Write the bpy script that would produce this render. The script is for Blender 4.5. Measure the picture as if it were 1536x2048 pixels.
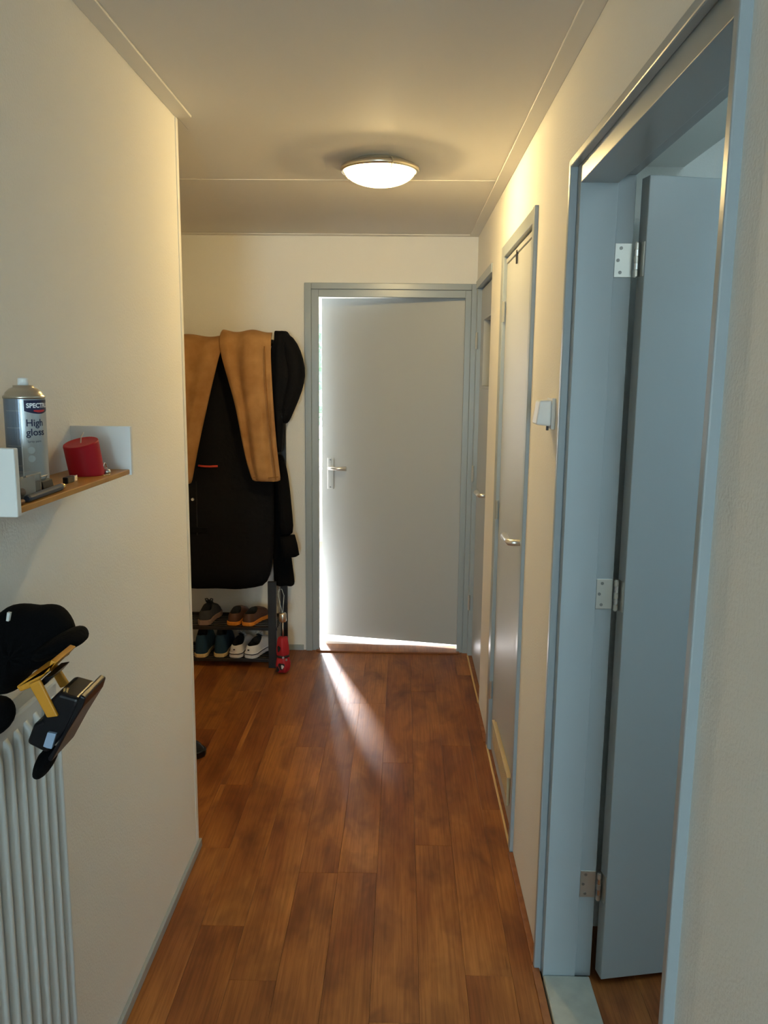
import bpy, bmesh, math, random
from mathutils import Vector, Matrix
random.seed(7)
S = bpy.context.scene
C = S.collection
for o in list(bpy.data.objects): bpy.data.objects.remove(o)

# ------------------------------------------------------------------ camera
F_PX, PITCH, YAW, ROLL, CAM_H = 1630.23, .167, .0213, .0106, 1.6398
cam = bpy.data.cameras.new('camera'); cam_o = bpy.data.objects.new('camera', cam); C.objects.link(cam_o)
cam.sensor_fit = 'VERTICAL'; cam.sensor_height = 36; cam.lens = F_PX/2048*36; cam.clip_start = .05
fw = Vector((-math.sin(YAW)*math.cos(PITCH), math.cos(YAW)*math.cos(PITCH), -math.sin(PITCH)))
r0 = Vector((math.cos(YAW), math.sin(YAW), 0)); u0 = r0.cross(fw)
RR = r0*math.cos(ROLL)+u0*math.sin(ROLL); UU = u0*math.cos(ROLL)-r0*math.sin(ROLL)
m = Matrix((RR, UU, -fw)).transposed().to_4x4(); m.translation = (0, 0, CAM_H)
cam_o.matrix_world = m
S.camera = cam_o
# ------------------------------------------------------------------ world, daylight, exposure
S.view_settings.view_transform = 'Standard'; S.view_settings.look = 'None'
S.view_settings.gamma = 1; S.view_settings.use_curve_mapping = False
S.view_settings.exposure = 0.65
W = bpy.data.worlds.new('sky'); S.world = W; W.use_nodes = True
bg = W.node_tree.nodes['Background']; bg.inputs[0].default_value = (.80, .92, 1, 1); bg.inputs[1].default_value = 2.5

def window_light(name, loc, direction, sx, sy, power, col):
    l = bpy.data.lights.new(name, 'AREA'); l.shape = 'RECTANGLE'; l.size = sx; l.size_y = sy
    l.energy = power; l.color = col
    o = bpy.data.objects.new(name, l); C.objects.link(o); o.location = loc
    o.rotation_euler = Vector(direction).to_track_quat('-Z', 'Y').to_euler()
    return o
DAY = (.38, .77, 1.0)
window_light('daylight_far_window', (-1.66, 8.06, 1.45), (.12, -1, -.15), 1.4, 1.35, 130, (.86, .93, 1))
window_light('daylight_rear_window', (-.15, -4.28, 1.5), (0, 1, -.03), .8, 1.3, 75, (.58, .86, 1))
window_light('daylight_skylight', (1.28, 1.15, 2.99), (0, 0, -1), 0.4, 1.2, 11, DAY)
sun = bpy.data.lights.new('sun', 'SUN'); sun.energy = 14; sun.angle = math.radians(6); sun.color = (.95, .96, 1)
sun_o = bpy.data.objects.new('sun', sun); C.objects.link(sun_o); sun_o.location = (-3, 12, 5)
sun_o.rotation_euler = Vector((.275, -1, -.49)).to_track_quat('-Z', 'Y').to_euler()

# ------------------------------------------------------------------ materials
def srgb(r, g, b):
    f = lambda c: ((c/255+.055)/1.055)**2.4 if c > 10 else c/255/12.92
    return (f(r), f(g), f(b), 1)
def mat(name, col, rough=.5, metal=0, bump=None, vary=None, emit=None, **kw):
    m = bpy.data.materials.new(name); m.use_nodes = True; nt = m.node_tree; N = nt.nodes; L = nt.links
    b = N['Principled BSDF']; b.inputs['Base Color'].default_value = col if len(col) == 4 else (*col, 1)
    b.inputs['Roughness'].default_value = rough; b.inputs['Metallic'].default_value = metal
    for k, v in kw.items(): b.inputs[k.replace('_', ' ')].default_value = v
    if emit: b.inputs['Emission Color'].default_value = (*emit[0], 1); b.inputs['Emission Strength'].default_value = emit[1]
    if bump or vary:
        g = N.new('ShaderNodeNewGeometry')
    if bump:                                   # (scale, strength, distance)
        n = N.new('ShaderNodeTexNoise'); n.inputs['Scale'].default_value = bump[0]; n.inputs['Detail'].default_value = 3
        L.new(g.outputs['Position'], n.inputs['Vector'])
        bp = N.new('ShaderNodeBump'); bp.inputs['Strength'].default_value = bump[1]; bp.inputs['Distance'].default_value = bump[2]
        L.new(n.outputs['Fac'], bp.inputs['Height']); L.new(bp.outputs[0], b.inputs['Normal'])
    if vary:                                   # (scale, other colour)
        n2 = N.new('ShaderNodeTexNoise'); n2.inputs['Scale'].default_value = vary[0]; n2.inputs['Detail'].default_value = 4
        L.new(g.outputs['Position'], n2.inputs['Vector'])
        r = N.new('ShaderNodeValToRGB'); r.color_ramp.elements[0].position = .35; r.color_ramp.elements[1].position = .68
        r.color_ramp.elements[0].color = col if len(col) == 4 else (*col, 1); r.color_ramp.elements[1].color = (*vary[1][:3], 1)
        L.new(n2.outputs['Fac'], r.inputs[0]); L.new(r.outputs[0], b.inputs['Base Color'])
    return m
def wood_floor(name, light, dark, knot):
    m = bpy.data.materials.new(name); m.use_nodes = True; nt = m.node_tree; N = nt.nodes; L = nt.links
    b = N['Principled BSDF']
    g = N.new('ShaderNodeNewGeometry'); oi = N.new('ShaderNodeObjectInfo')
    off = N.new('ShaderNodeVectorMath'); off.operation = 'MULTIPLY_ADD'
    cx = N.new('ShaderNodeCombineXYZ'); L.new(oi.outputs['Random'], cx.inputs[1]); L.new(oi.outputs['Random'], cx.inputs[0])
    off.inputs[1].default_value = (37, 53, 0)
    L.new(cx.outputs[0], off.inputs[0]); L.new(g.outputs['Position'], off.inputs[2])
    def noise(sc, scale, det=4, dist=0, rough=.5):
        mp = N.new('ShaderNodeMapping'); mp.inputs['Scale'].default_value = sc; L.new(off.outputs[0], mp.inputs['Vector'])
        n = N.new('ShaderNodeTexNoise'); n.inputs['Scale'].default_value = scale; n.inputs['Detail'].default_value = det
        n.inputs['Distortion'].default_value = dist; n.inputs['Roughness'].default_value = rough
        L.new(mp.outputs[0], n.inputs['Vector']); return n
    def ramp(src, p0, c0, p1, c1):
        r = N.new('ShaderNodeValToRGB'); e = r.color_ramp.elements
        e[0].position = p0; e[0].color = (*c0[:3], 1); e[1].position = p1; e[1].color = (*c1[:3], 1)
        L.new(src, r.inputs[0]); return r
    def mix(fac, a, c, mode='MIX'):
        x = N.new('ShaderNodeMix'); x.data_type = 'RGBA'; x.blend_type = mode
        if isinstance(fac, float): x.inputs[0].default_value = fac
        else: L.new(fac, x.inputs[0])
        L.new(a, x.inputs[6])
        if isinstance(c, tuple): x.inputs[7].default_value = (*c[:3], 1)
        else: L.new(c, x.inputs[7])
        return x.outputs[2]
    base = ramp(noise((1, .28, 1), 5.5, 3, .6).outputs['Fac'], .36, light, .66, dark)
    grain = ramp(noise((1, .03, 1), 120, 5, .3, .65).outputs['Fac'], .36, (.62, .56, .50), .60, (1.08, 1.06, 1.02))
    c = mix(.75, base.outputs[0], grain.outputs[0], 'MULTIPLY')
    bl = ramp(noise((1, .42, 1), 8, 3, .35, .6).outputs['Fac'], .47, (0, 0, 0), .74, (.85, .85, .85))
    c = mix(bl.outputs[0], c, knot)
    cr = ramp(noise((1, .06, 1), 60, 2).outputs['Fac'], .72, (0, 0, 0), .80, (.45, .45, .45))
    c = mix(cr.outputs[0], c, tuple(k*.35 for k in knot[:3]))
    tone = ramp(oi.outputs['Random'], 0, (.84, .74, .70), 1, (1.12, 1.12, 1.06))
    c = mix(1.0, c, tone.outputs[0], 'MULTIPLY')
    L.new(c, b.inputs['Base Color'])
    b.inputs['Roughness'].default_value = .40; b.inputs['Specular IOR Level'].default_value = .33
    bp = N.new('ShaderNodeBump'); bp.inputs['Strength'].default_value = .12; bp.inputs['Distance'].default_value = .002
    L.new(noise((1, .03, 1), 110, 3).outputs['Fac'], bp.inputs['Height']); L.new(bp.outputs[0], b.inputs['Normal'])
    return m
M = dict(
 wall=mat('wallpaper', (.87, .85, .80), .85, bump=(170, .35, .003)),
 ceil=mat('ceiling_board', (.80, .77, .72), .8, bump=(60, .12, .002)),
 trimw=mat('white_trim', (.80, .775, .72), .5),
 grey=mat('grey_gloss_paint', (.35, .395, .415), .28, bump=(30, .06, .001)),
 greydoor=mat('grey_door_paint', (.46, .475, .47), .38, bump=(40, .06, .002)),
 floor=wood_floor('laminate', srgb(172, 114, 60), srgb(136, 80, 42), srgb(92, 48, 27)),
 sub=mat('subfloor', (.05, .03, .02), .9),
 strip=mat('floor_edge_strip', srgb(150, 92, 48), .45, vary=(30, srgb(128, 74, 36))),
 palestrip=mat('pale_edge_bead', srgb(214, 178, 120), .5),
 thresh=mat('stone_sill', srgb(168, 168, 156), .35, vary=(25, srgb(156, 156, 146))),
 steel=mat('hinge_steel', (.62, .62, .58), .35, .9, bump=(80, .05, .001)),
 screw=mat('screw_steel', (.25, .25, .24), .45, .9),
 alu=mat('brushed_aluminium', (.80, .78, .74), .32, .85),
 black=mat('black_metal', (.012, .012, .013), .4),
 coat=mat('black_wool', (.004, .004, .0045), .95, bump=(260, .4, .003), Specular_IOR_Level=.12),
 coat2=mat('black_nylon', (.004, .004, .005), .8, bump=(24, .5, .01), Specular_IOR_Level=.15),
 red=mat('red_piping', srgb(190, 60, 40), .6),
 tan=mat('tan_corduroy', srgb(180, 134, 82), .9, bump=(200, .4, .002), vary=(9, srgb(154, 108, 60))),
 seam=mat('tan_seam', srgb(140, 92, 44), .9),
 white=mat('white_plastic', (.80, .80, .78), .4),
 board=mat('beech_board', srgb(198, 142, 62), .35, vary=(14, srgb(180, 120, 48))),
 canblue=mat('can_blue_grey', (.20, .24, .30), .32, .55),
 canlight=mat('can_label_silver', (.46, .49, .51), .35, .4),
 canmetal=mat('can_tinplate', (.58, .54, .46), .28, 1),
 navy=mat('navy_print', (.008, .014, .06), .4),
 print_white=mat('white_print', (.85, .87, .9), .5),
 print_pale=mat('pale_print', (.58, .66, .70), .5),
 print_red=mat('red_print', (.5, .02, .03), .5),
 wax=mat('red_wax', (.46, .004, .016), .5, vary=(18, (.40, .003, .012)), Specular_IOR_Level=.25),
 wick=mat('cotton_wick', (.75, .6, .45), .9),
 clear=mat('clear_plastic', (.93, .95, .95), .05, Transmission_Weight=.95, IOR=1.25),
 pen=mat('grey_blue_barrel', (.03, .05, .09), .4, Specular_IOR_Level=.3),
 gold=mat('brass', (.75, .52, .22), .25, 1),
 chrome=mat('chrome', (.8, .8, .82), .12, 1),
 blackpl=mat('black_plastic', (.007, .007, .009), .3, Specular_IOR_Level=.3),
 rad=mat('radiator_enamel', (.66, .68, .67), .35),
 cap=mat('black_cotton', (.003, .003, .0035), .95, bump=(120, .4, .004), Specular_IOR_Level=.1),
 yellow=mat('yellow_bracket', srgb(205, 140, 30), .45),
 tag=mat('pale_tag', (.7, .7, .68), .7),
 labelblue=mat('blue_grey_sticker', (.30, .40, .55), .3),
 sneaker=mat('white_canvas', (.78, .74, .72), .8, bump=(300, .2, .001)),
 rubber=mat('white_rubber', (.74, .71, .72), .5),
 stripe=mat('dark_stripe', (.02, .012, .02), .5),
 lining=mat('black_lining', (.01, .01, .012), .9),
 lace=mat('grey_lace', (.42, .44, .44), .8),
 teal=mat('teal_suede', srgb(20, 56, 82), .85, bump=(200, .3, .001)),
 tealsole=mat('cream_sole', srgb(214, 184, 130), .6),
 brown=mat('brown_leather', srgb(84, 50, 30), .5, bump=(120, .2, .001)),
 orange=mat('orange_sole', srgb(220, 132, 36), .6),
 dgrey=mat('dark_grey_mesh', (.035, .035, .04), .8),
 greysole=mat('grey_sole', srgb(150, 120, 105), .6),
 umb=mat('red_nylon', (.42, .012, .02), .55, bump=(60, .4, .004)),
 umbblack=mat('black_print_patch', (.012, .012, .012), .6),
 umbwhite=mat('white_print_patch', (.62, .58, .54), .6),
 glow=mat('lit_opal_glass', (.9, .85, .7), .3, emit=((1, .75, .34), 9)),
 bulb=mat('lit_bulb', (.9, .85, .7), .3, emit=((1, .76, .36), 2050)),
 nickel=mat('satin_nickel', (.72, .66, .55), .28, 1),
 vent=mat('vent_plastic', srgb(196, 176, 138), .5),
 glass=mat('window_glass', (1, 1, 1), .0, Transmission_Weight=1.0, IOR=1.02),
 leaf=mat('foliage', (.34, .52, .40), .6, vary=(3, (.46, .62, .52))),
 bark=mat('bark', (.12, .08, .05), .9),
 ground=mat('lawn', (.12, .25, .08), .9, vary=(4, (.2, .32, .12))),
 farfloor=mat('pale_floor', (.62, .52, .46), .5),
 hook=mat('dark_hook', (.03, .02, .012), .5),
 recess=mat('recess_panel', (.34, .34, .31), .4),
)
_nt = M['glow'].node_tree; _tr = _nt.nodes.new('ShaderNodeBsdfTransparent'); _mx = _nt.nodes.new('ShaderNodeMixShader'); _mx.inputs[0].default_value = .5
_tr.inputs[0].default_value = (1, .96, .9, 1)
_nt.links.new(_nt.nodes['Principled BSDF'].outputs[0], _mx.inputs[1]); _nt.links.new(_tr.outputs[0], _mx.inputs[2])
_nt.links.new(_mx.outputs[0], [n for n in _nt.nodes if n.type == 'OUTPUT_MATERIAL'][0].inputs[0])      # frosted glass lets half the bulb's light straight through
gm = M['glass']; nt = gm.node_tree; nt.nodes.clear()          # thin clear pane
_o = nt.nodes.new('ShaderNodeOutputMaterial'); _m = nt.nodes.new('ShaderNodeMixShader'); _t = nt.nodes.new('ShaderNodeBsdfTransparent'); _g = nt.nodes.new('ShaderNodeBsdfGlossy')
_g.inputs['Roughness'].default_value = .02; _m.inputs[0].default_value = .06
nt.links.new(_t.outputs[0], _m.inputs[1]); nt.links.new(_g.outputs[0], _m.inputs[2]); nt.links.new(_m.outputs[0], _o.inputs[0])
# ------------------------------------------------------------------ helpers
def obj(name, bm, m, parent=None, smooth=False, bevel=0, sub=0, seg=2):
    bmesh.ops.recalc_face_normals(bm, faces=bm.faces[:])
    me = bpy.data.meshes.new(name); bm.to_mesh(me); bm.free()
    if smooth:
        for p in me.polygons: p.use_smooth = True
    me.materials.append(M[m] if isinstance(m, str) else m)
    o = bpy.data.objects.new(name, me); C.objects.link(o)
    if parent: o.parent = parent
    if bevel:
        b = o.modifiers.new('bevel', 'BEVEL'); b.width = bevel; b.segments = seg; b.limit_method = 'ANGLE'; b.angle_limit = .7
    if sub:
        s = o.modifiers.new('sub', 'SUBSURF'); s.levels = s.render_levels = sub
    return o
def tag(o, label, cat, group=None, kind=None):
    o['label'] = label; o['category'] = cat
    if group: o['group'] = group
    if kind: o['kind'] = kind
    return o
def thing(name, label, cat, loc=(0, 0, 0), group=None, kind=None, rz=0):
    o = bpy.data.objects.new(name, None); C.objects.link(o); o.location = loc; o.rotation_euler = (0, 0, rz)
    o.empty_display_size = .05
    return tag(o, label, cat, group, kind)
def new(): return bmesh.new()
def bx(bm, x0, x1, y0, y1, z0, z1, mtx=None):
    v = [bm.verts.new((x, y, z)) for x in (x0, x1) for y in (y0, y1) for z in (z0, z1)]
    for f in ((0, 1, 3, 2), (4, 6, 7, 5), (0, 4, 5, 1), (2, 3, 7, 6), (0, 2, 6, 4), (1, 5, 7, 3)): bm.faces.new([v[i] for i in f])
    if mtx: bmesh.ops.transform(bm, matrix=mtx, verts=v)
    return bm
def box(name, x0, x1, y0, y1, z0, z1, m, parent=None, bevel=0, origin=None):
    """box in world coordinates under a parent whose transform is a pure offset given by its location"""
    p = parent.location if parent else Vector((0, 0, 0))
    return obj(name, bx(new(), x0-p.x, x1-p.x, y0-p.y, y1-p.y, z0-p.z, z1-p.z), m, parent, bevel=bevel)
def tube(bm, pts, r, n=8, cap=True):
    pts = [Vector(p) for p in pts]; rings = []; prev = None
    for i, p in enumerate(pts):
        t = (pts[min(i+1, len(pts)-1)]-pts[max(i-1, 0)]).normalized()
        if prev is None: a = t.orthogonal().normalized()
        else: a = (prev-t*prev.dot(t)).normalized()
        prev = a; b = t.cross(a); rr = r[i] if isinstance(r, (list, tuple)) else r
        rings.append([bm.verts.new(p+(a*math.cos(k*2*math.pi/n)+b*math.sin(k*2*math.pi/n))*rr) for k in range(n)])
    skin(bm, rings, cap); return bm
def skin(bm, rings, cap=True):
    n = len(rings[0])
    for i in range(len(rings)-1):
        for k in range(n): bm.faces.new((rings[i][k], rings[i][(k+1) % n], rings[i+1][(k+1) % n], rings[i+1][k]))
    if cap: bm.faces.new(rings[0][::-1]); bm.faces.new(rings[-1])
def lathe(bm, prof, c=(0, 0, 0), n=32, cap=True):
    c = Vector(c)
    skin(bm, [[bm.verts.new(c+Vector((r*math.cos(k*2*math.pi/n), r*math.sin(k*2*math.pi/n), z))) for k in range(n)] for r, z in prof], cap)
    return bm
def loft(bm, rings, cap=True):
    skin(bm, [[bm.verts.new(p) for p in r] for r in rings], cap); return bm
def prism(bm, pts, y0, y1):
    """polygon in (x, z) extruded along y"""
    a = [bm.verts.new((x, y0, z)) for x, z in pts]; b = [bm.verts.new((x, y1, z)) for x, z in pts]
    skin(bm, [a, b]); return bm
def dup(o, parent, loc=None, name=None):
    c = o.copy(); C.objects.link(c); c.parent = parent
    if loc is not None: c.location = loc
    return c

XL, XR, YE, YL, H = -.693, .406, 4.694, 2.605, 2.4
YB, XA, WT = -4.2, -1.62, .13
# ------------------------------------------------------------------ floor
fl = obj('floor', bx(bx(bx(new(), XL, XR, YB, YL, -.05, -.012), XA, XR, YL, YE, -.05, -.012), XR, XR+WT, YB, YE, -.05, -.021), 'sub')
tag(fl, 'reddish brown laminate plank floor of the hallway', 'floor', kind='structure')
PW = .13; plank_mesh = {}
def plank(x0, x1, y0, y1, parent, m='floor'):
    g = .0002; key = (round(x1-x0, 4), round(y1-y0, 4), m)
    o = None
    if key in plank_mesh:
        o = bpy.data.objects.new('plank', plank_mesh[key]); C.objects.link(o); o.parent = parent
    else:
        bm = bx(new(), -(x1-x0)/2+g, (x1-x0)/2-g, -(y1-y0)/2+g, (y1-y0)/2-g, -.012, 0)
        ed = [e for e in bm.edges if all(v.co.z > -.001 for v in e.verts)]
        bmesh.ops.bevel(bm, geom=ed, offset=.0005, segments=1, affect='EDGES')
        o = obj('plank', bm, m, parent); plank_mesh[key] = o.data
    o.location = ((x0+x1)/2, (y0+y1)/2, 0); return o
ends = {0: 2.65, -1: 3.265, -2: 3.90, 1: 2.02, 2: 2.9, -3: 2.475, -4: 3.4, -5: 2.2, -6: 3.05}
for k in range(-14, 4):
    x0, x1 = .066+PW*k, .066+PW*(k+1)
    x1 = min(x1, XR)
    e0 = ends.get(k, 2+((k*.47) % 1.3)); PL = 1.42
    js = [e0+PL*i for i in range(-5, 5)]
    for a, b in zip(js[:-1], js[1:]):
        for (rx0, rx1, ry0, ry1) in ((XL, XR, YB, YL), (XA, XL, YL, YE)) if x0 < XL else ((XL, XR, YB, YE),):
            X0, X1, Y0, Y1 = max(x0, rx0), min(x1, rx1), max(a, ry0), min(b, ry1)
            if x0 < XL < x1 and ry0 == YL: pass
            if X1-X0 > .004 and Y1-Y0 > .02: plank(X0, X1, Y0, Y1, fl)
    if x0 < XL < x1:      # the strip that runs past the wall corner into the alcove
        for a, b in zip(js[:-1], js[1:]):
            Y0, Y1 = max(a, YL), min(b, YE)
            if Y1-Y0 > .02: plank(XL, x1, Y0, Y1, fl)
# ------------------------------------------------------------------ walls of the hallway
def wall(name, boxes, label, m='wall'):
    bm = new()
    for b in boxes: bx(bm, *b)
    return tag(obj(name, bm, m), label, 'wall', kind='structure')
wall('wall_left', [(XL-.1, XL, YB, YL, -.05, H), (XA-.1, XL-.1, YL-.1, YL, -.05, H)], 'off-white papered wall carrying the small shelf and the radiator')
wall('wall_alcove', [(XA-.1, XA, YL, YE+.1, -.05, H)], 'off-white side wall of the coat alcove')
wall('wall_back', [(XA, -.558, YE, YE+.1, -.05, H), (-.558, XR, YE, YE+.1, 2.141, H)], 'off-white end wall of the hallway around the half-open grey door')
wall('wall_right', [(XR, XR+WT, 3.472, 3.914, -.05, H), (XR, XR+WT, 2.069, 2.614, -.05, H), (XR, XR+WT, YB, 1.053, -.05, H),
     (XR, XR+WT, 3.914, YE+.1, 2.155, H), (XR, XR+WT, 2.614, 3.472, 2.155, H), (XR, XR+WT, 1.053, 2.069, 2.149, H),
     (XR+WT, XR+WT+.02, 2.62, YE+.1, -.05, H)], 'off-white papered wall pierced by three grey doors')
RX0, RX1, RZ0, RZ1 = -.56, .26, .85, 2.15
wall('wall_rear', [(XL-.1, RX0, YB-.1, YB, -.05, H), (RX1, XR+WT, YB-.1, YB, -.05, H), (RX0, RX1, YB-.1, YB, -.05, RZ0), (RX0, RX1, YB-.1, YB, RZ1, H)], 'off-white wall with a window at the near end of the hallway')
def window(name, label, x0, x1, y0, y1, z0, z1, axis, mull=()):
    t = thing(name, label, 'window', ((x0+x1)/2, (y0+y1)/2, z0), kind='structure'); w = .05
    if axis == 'y':
        box('window_frame', x0, x0+w, y0, y1, z0, z1, 'white', t); box('window_frame', x1-w, x1, y0, y1, z0, z1, 'white', t)
        box('window_frame', x0+w, x1-w, y0, y1, z0, z0+w, 'white', t); box('window_frame', x0+w, x1-w, y0, y1, z1-w, z1, 'white', t)
        for q in mull: box('mullion', q-.025, q+.025, y0, y1, z0+w, z1-w, 'white', t)
        xs = [x0+w]+[v for q in mull for v in (q-.025, q+.025)]+[x1-w]
        for a, b in zip(xs[::2], xs[1::2]): box('pane', a, b, (y0+y1)/2-.003, (y0+y1)/2+.003, z0+w, z1-w, 'glass', t)
    else:
        box('window_frame', x0, x1, y0, y0+w, z0, z1, 'white', t); box('window_frame', x0, x1, y1-w, y1, z0, z1, 'white', t)
        box('window_frame', x0, x1, y0+w, y1-w, z0, z0+w, 'white', t); box('window_frame', x0, x1, y0+w, y1-w, z1-w, z1, 'white', t)
        box('pane', (x0+x1)/2-.003, (x0+x1)/2+.003, y0+w, y1-w, z0+w, z1-w, 'glass', t)
    return t
window('window_2', 'white framed window at the near end of the hallway', RX0, RX1, YB-.07, YB-.02, RZ0, RZ1, 'y')
# ceiling: boards with open joints under a slab
ce = obj('ceiling', bx(new(), XA-.1, XR+WT, YB-.1, YE+.1, H+.010, H+.08), 'ceil')
tag(ce, 'matt off-white ceiling of wide boards with fine joints', 'ceiling', kind='structure')
seams = [YB, -2.2, -.6, .55, 1.5, 2.744, 3.411, YE]
for i, (a, b) in enumerate(zip(seams[:-1], seams[1:])):
    x0 = XL if b <= 2.7 else XA
    dz = (.0, .002, 0, .001, .0, .0018, .0006)[i % 7]
    if a < YL < b and x0 == XA:
        pass
    if b <= YL or a >= YL: box('ceiling_board', x0, XR, a+.0015, b-.0015, H+dz, H+.010, 'ceil', ce, .001)
    else: box('ceiling_board', XL, XR, a+.0015, b-.0015, H+dz, H+.010, 'ceil', ce, .001)
box('ceiling_board', XA, XL-.001, YL+.001, 2.743, H, H+.010, 'ceil', ce)
# ceiling battens, corner bead, baseboards, floor edge strips
def trim(name, label, boxes, m='trimw', bevel=.002, cat='trim'):
    bm = new()
    for b in boxes: bx(bm, *b)
    return tag(obj(name, bm, m, bevel=bevel), label, cat, kind='structure')
trim('trim_1', 'flat white ceiling batten above the wall with the shelf', [(XL, XL+.048, YB, YL-.012, H-.007, H)])
trim('trim_2', 'flat white ceiling batten above the wall with the three doors', [(XR-.050, XR, YB, YE, H-.007, H)])
trim('trim_3', 'flat white ceiling batten above the end wall', [(XA, XR-.050, YE-.045, YE, H-.007, H)])
trim('trim_4', 'white corner bead on the end of the wall by the coat alcove', [(XL, XL+.002, YL-.024, YL+.002, .031, H-.007), (XL-.022, XL, YL, YL+.002, .0, H)], bevel=.0008)
trim('baseboard_left', 'low grey baseboard under the radiator wall', [(XL, XL+.011, YB, YL+.011, 0, .031), (XA, XL, YL, YL+.011, 0, .031)], 'grey', .003, 'baseboard')
trim('baseboard_back', 'low grey baseboard between the coat rack and the end door', [(XA, -.574, YE-.011, YE, 0, .034)], 'grey', .003, 'baseboard')
for nm, a, b, la in (('trim_5', 2.072, 2.612, 'between the wide open doorway and the door with the vent'), ('trim_6', 3.476, 3.914, 'between the two closed doors')):
    trim(nm, 'thin brown floor edge strip '+la, [(XR-.018, XR, a, b, 0, .006)], 'strip', .002)
trim('trim_7', 'thin brown floor edge strip along the pale door sill', [(XR-.022, XR-.001, 1.07, 2.060, 0, .006)], 'strip', .002)
trim('trim_8', 'pale bead along the foot of the closed door with the vent', [(XR-.012, XR-.004, 2.66, 3.44, 0, .010)], 'palestrip', .002)
trim('trim_9', 'pale bead along the foot of the cupboard door in the corner', [(XR-.006, XR+.002, 3.92, 4.62, 0, .010)], 'palestrip', .002)

# ------------------------------------------------------------------ doors
def lever(parent, base, out, along, plate_h, plate_off, name='door_handle', length=.11, rad=.0085):
    """aluminium plate + lever; base = point on the door face, out = outward unit normal, along = lever direction"""
    b = Vector(base)-parent.location; out = Vector(out).normalized(); along = Vector(along).normalized(); up = Vector((0, 0, 1))
    mt = Matrix((along, out, up)).transposed().to_4x4(); mt.translation = b
    bm = bx(new(), -.019, .019, 0, .007, plate_off-plate_h/2, plate_off+plate_h/2, mt)
    h = obj(name, bm, 'alu', parent, bevel=.003)
    bm = tube(new(), [b+out*.006, b+out*.035, b+out*.045+along*.006, b+out*.050+along*.03, b+out*.050+along*length], [.011, .011, .0115, rad*1.15, rad*1.6], 12)
    obj('lever', bm, 'alu', h, smooth=True)
    for dz in (plate_off-plate_h/2+.012, plate_off+plate_h/2-.012):
        p = b+up*dz+out*.007
        obj('screw', tube(new(), [p, p+out*.0015], .004, 8), 'screw', h)
    return h
def hinge_small(parent, p, out, h=.08, r=.006):
    p = Vector(p)-parent.location
    o = obj('hinge', tube(new(), [p-Vector((0, 0, h/2)), p+Vector((0, 0, h/2))], r, 10), 'steel', parent, smooth=False)
    return o
# door_1: the half open grey door in the end wall
d = thing('door_1', 'smooth grey door standing ajar in the end wall, daylight in its gap', 'door', (-.07, YE, 0), kind='structure')
xo0, xi0, xi1, xo1, zo, zi = -.558, -.480, .343, XR, 2.141, 2.066
def frame_pieces(d):
    A = YE-.016
    box('architrave', xo0, xo0+.038, A, YE+.02, 0, zo, 'grey', d, .003)
    box('architrave', xo1-.030, xo1, A, YE+.02, 0, zo, 'grey', d, .003)
    box('architrave', xo0+.038, xo1-.030, A, YE+.02, zo-.034, zo, 'grey', d, .003)
    box('jamb', xo0+.038, xi0, YE-.004, YE+.022, 0, zo-.034, 'grey', d, .002)
    box('jamb', xi1, xo1-.030, YE-.004, YE+.022, 0, zo-.034, 'grey', d, .002)
    box('head_jamb', xi0, xi1, YE-.004, YE+.022, zi, zo-.034, 'grey', d, .002)
    box('rebate', xo0, xi0-.018, YE+.022, YE+.1, 0, zo, 'grey', d)
    box('rebate', xi1+.016, xo1, YE+.022, YE+.1, 0, zo, 'grey', d)
    box('rebate', xi0-.018, xi1+.016, YE+.022, YE+.1, zi+.018, zo, 'grey', d)
frame_pieces(d)
ang = math.atan2(4.904-4.742, -.4835-.346); Lf = math.hypot(4.904-4.742, -.4835-.346)
leaf = obj('door_leaf', bx(new(), 0, Lf, -.04, 0, .03, 2.076), 'greydoor', d, bevel=.002)
leaf.location = (.346+.07, 4.742-YE, 0); leaf.rotation_euler = (0, 0, ang)
ax = Vector((math.cos(ang), math.sin(ang), 0)); nrm = Vector((-ax.y, ax.x, 0))
if nrm.y > 0: nrm = -nrm
# make sure the visible face is the one through the hinge line: thickness goes away from the hallway
leaf.data.transform(Matrix.Translation((0, 0 if nrm.dot(Vector((-math.sin(ang), math.cos(ang), 0))) > 0 else .04, 0)))
hp = Vector((.346, 4.742, 1.083))+ax*(Lf-.055)
lever(d, hp, nrm, -ax, .19, -.035)
box('threshold', xi0-.018, xi1+.016, YE-.03, YE+.1, 0, .008, 'floor', d, .003)
box('threshold_lip', xi0, xi1, YE-.036, YE-.030, 0, .010, 'strip', d, .002)
# door_2: cupboard door in the corner of the right wall, with a recessed panel
d = thing('door_2', 'grey cupboard door in the corner with a small recessed panel', 'door', (XR, 4.3, 0), kind='structure')
LX = XR+.022
box('head_jamb', XR-.006, XR+.06, 3.914, YE-.001, 2.112, 2.155, 'grey', d, .002)
box('jamb', XR-.002, XR+.06, 4.628, YE-.002, 0, 2.112, 'grey', d, .003)
box('jamb', XR+.004, XR+.06, 3.914, 3.926, 0, 2.112, 'grey', d)
box('sill', XR+.003, XR+.062, 3.928, 4.626, -.02, .006, 'strip', d)
wy0, wy1, wz0, wz1 = 3.985, 4.42, 1.587, 1.93
bm = new()
for b in ((3.928, 4.626, .012, wz0), (3.928, 4.626, wz1, 2.104), (3.928, wy0, wz0, wz1), (wy1, 4.626, wz0, wz1)):
    bx(bm, LX-XR, LX-XR+.04, b[0]-4.3, b[1]-4.3, b[2], b[3])
bmesh.ops.remove_doubles(bm, verts=bm.verts, dist=.0001)
obj('door_leaf', bm, 'greydoor', d)
box('recessed_panel', LX+.03, LX+.038, wy0, wy1, wz0, wz1, 'recess', d)
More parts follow.
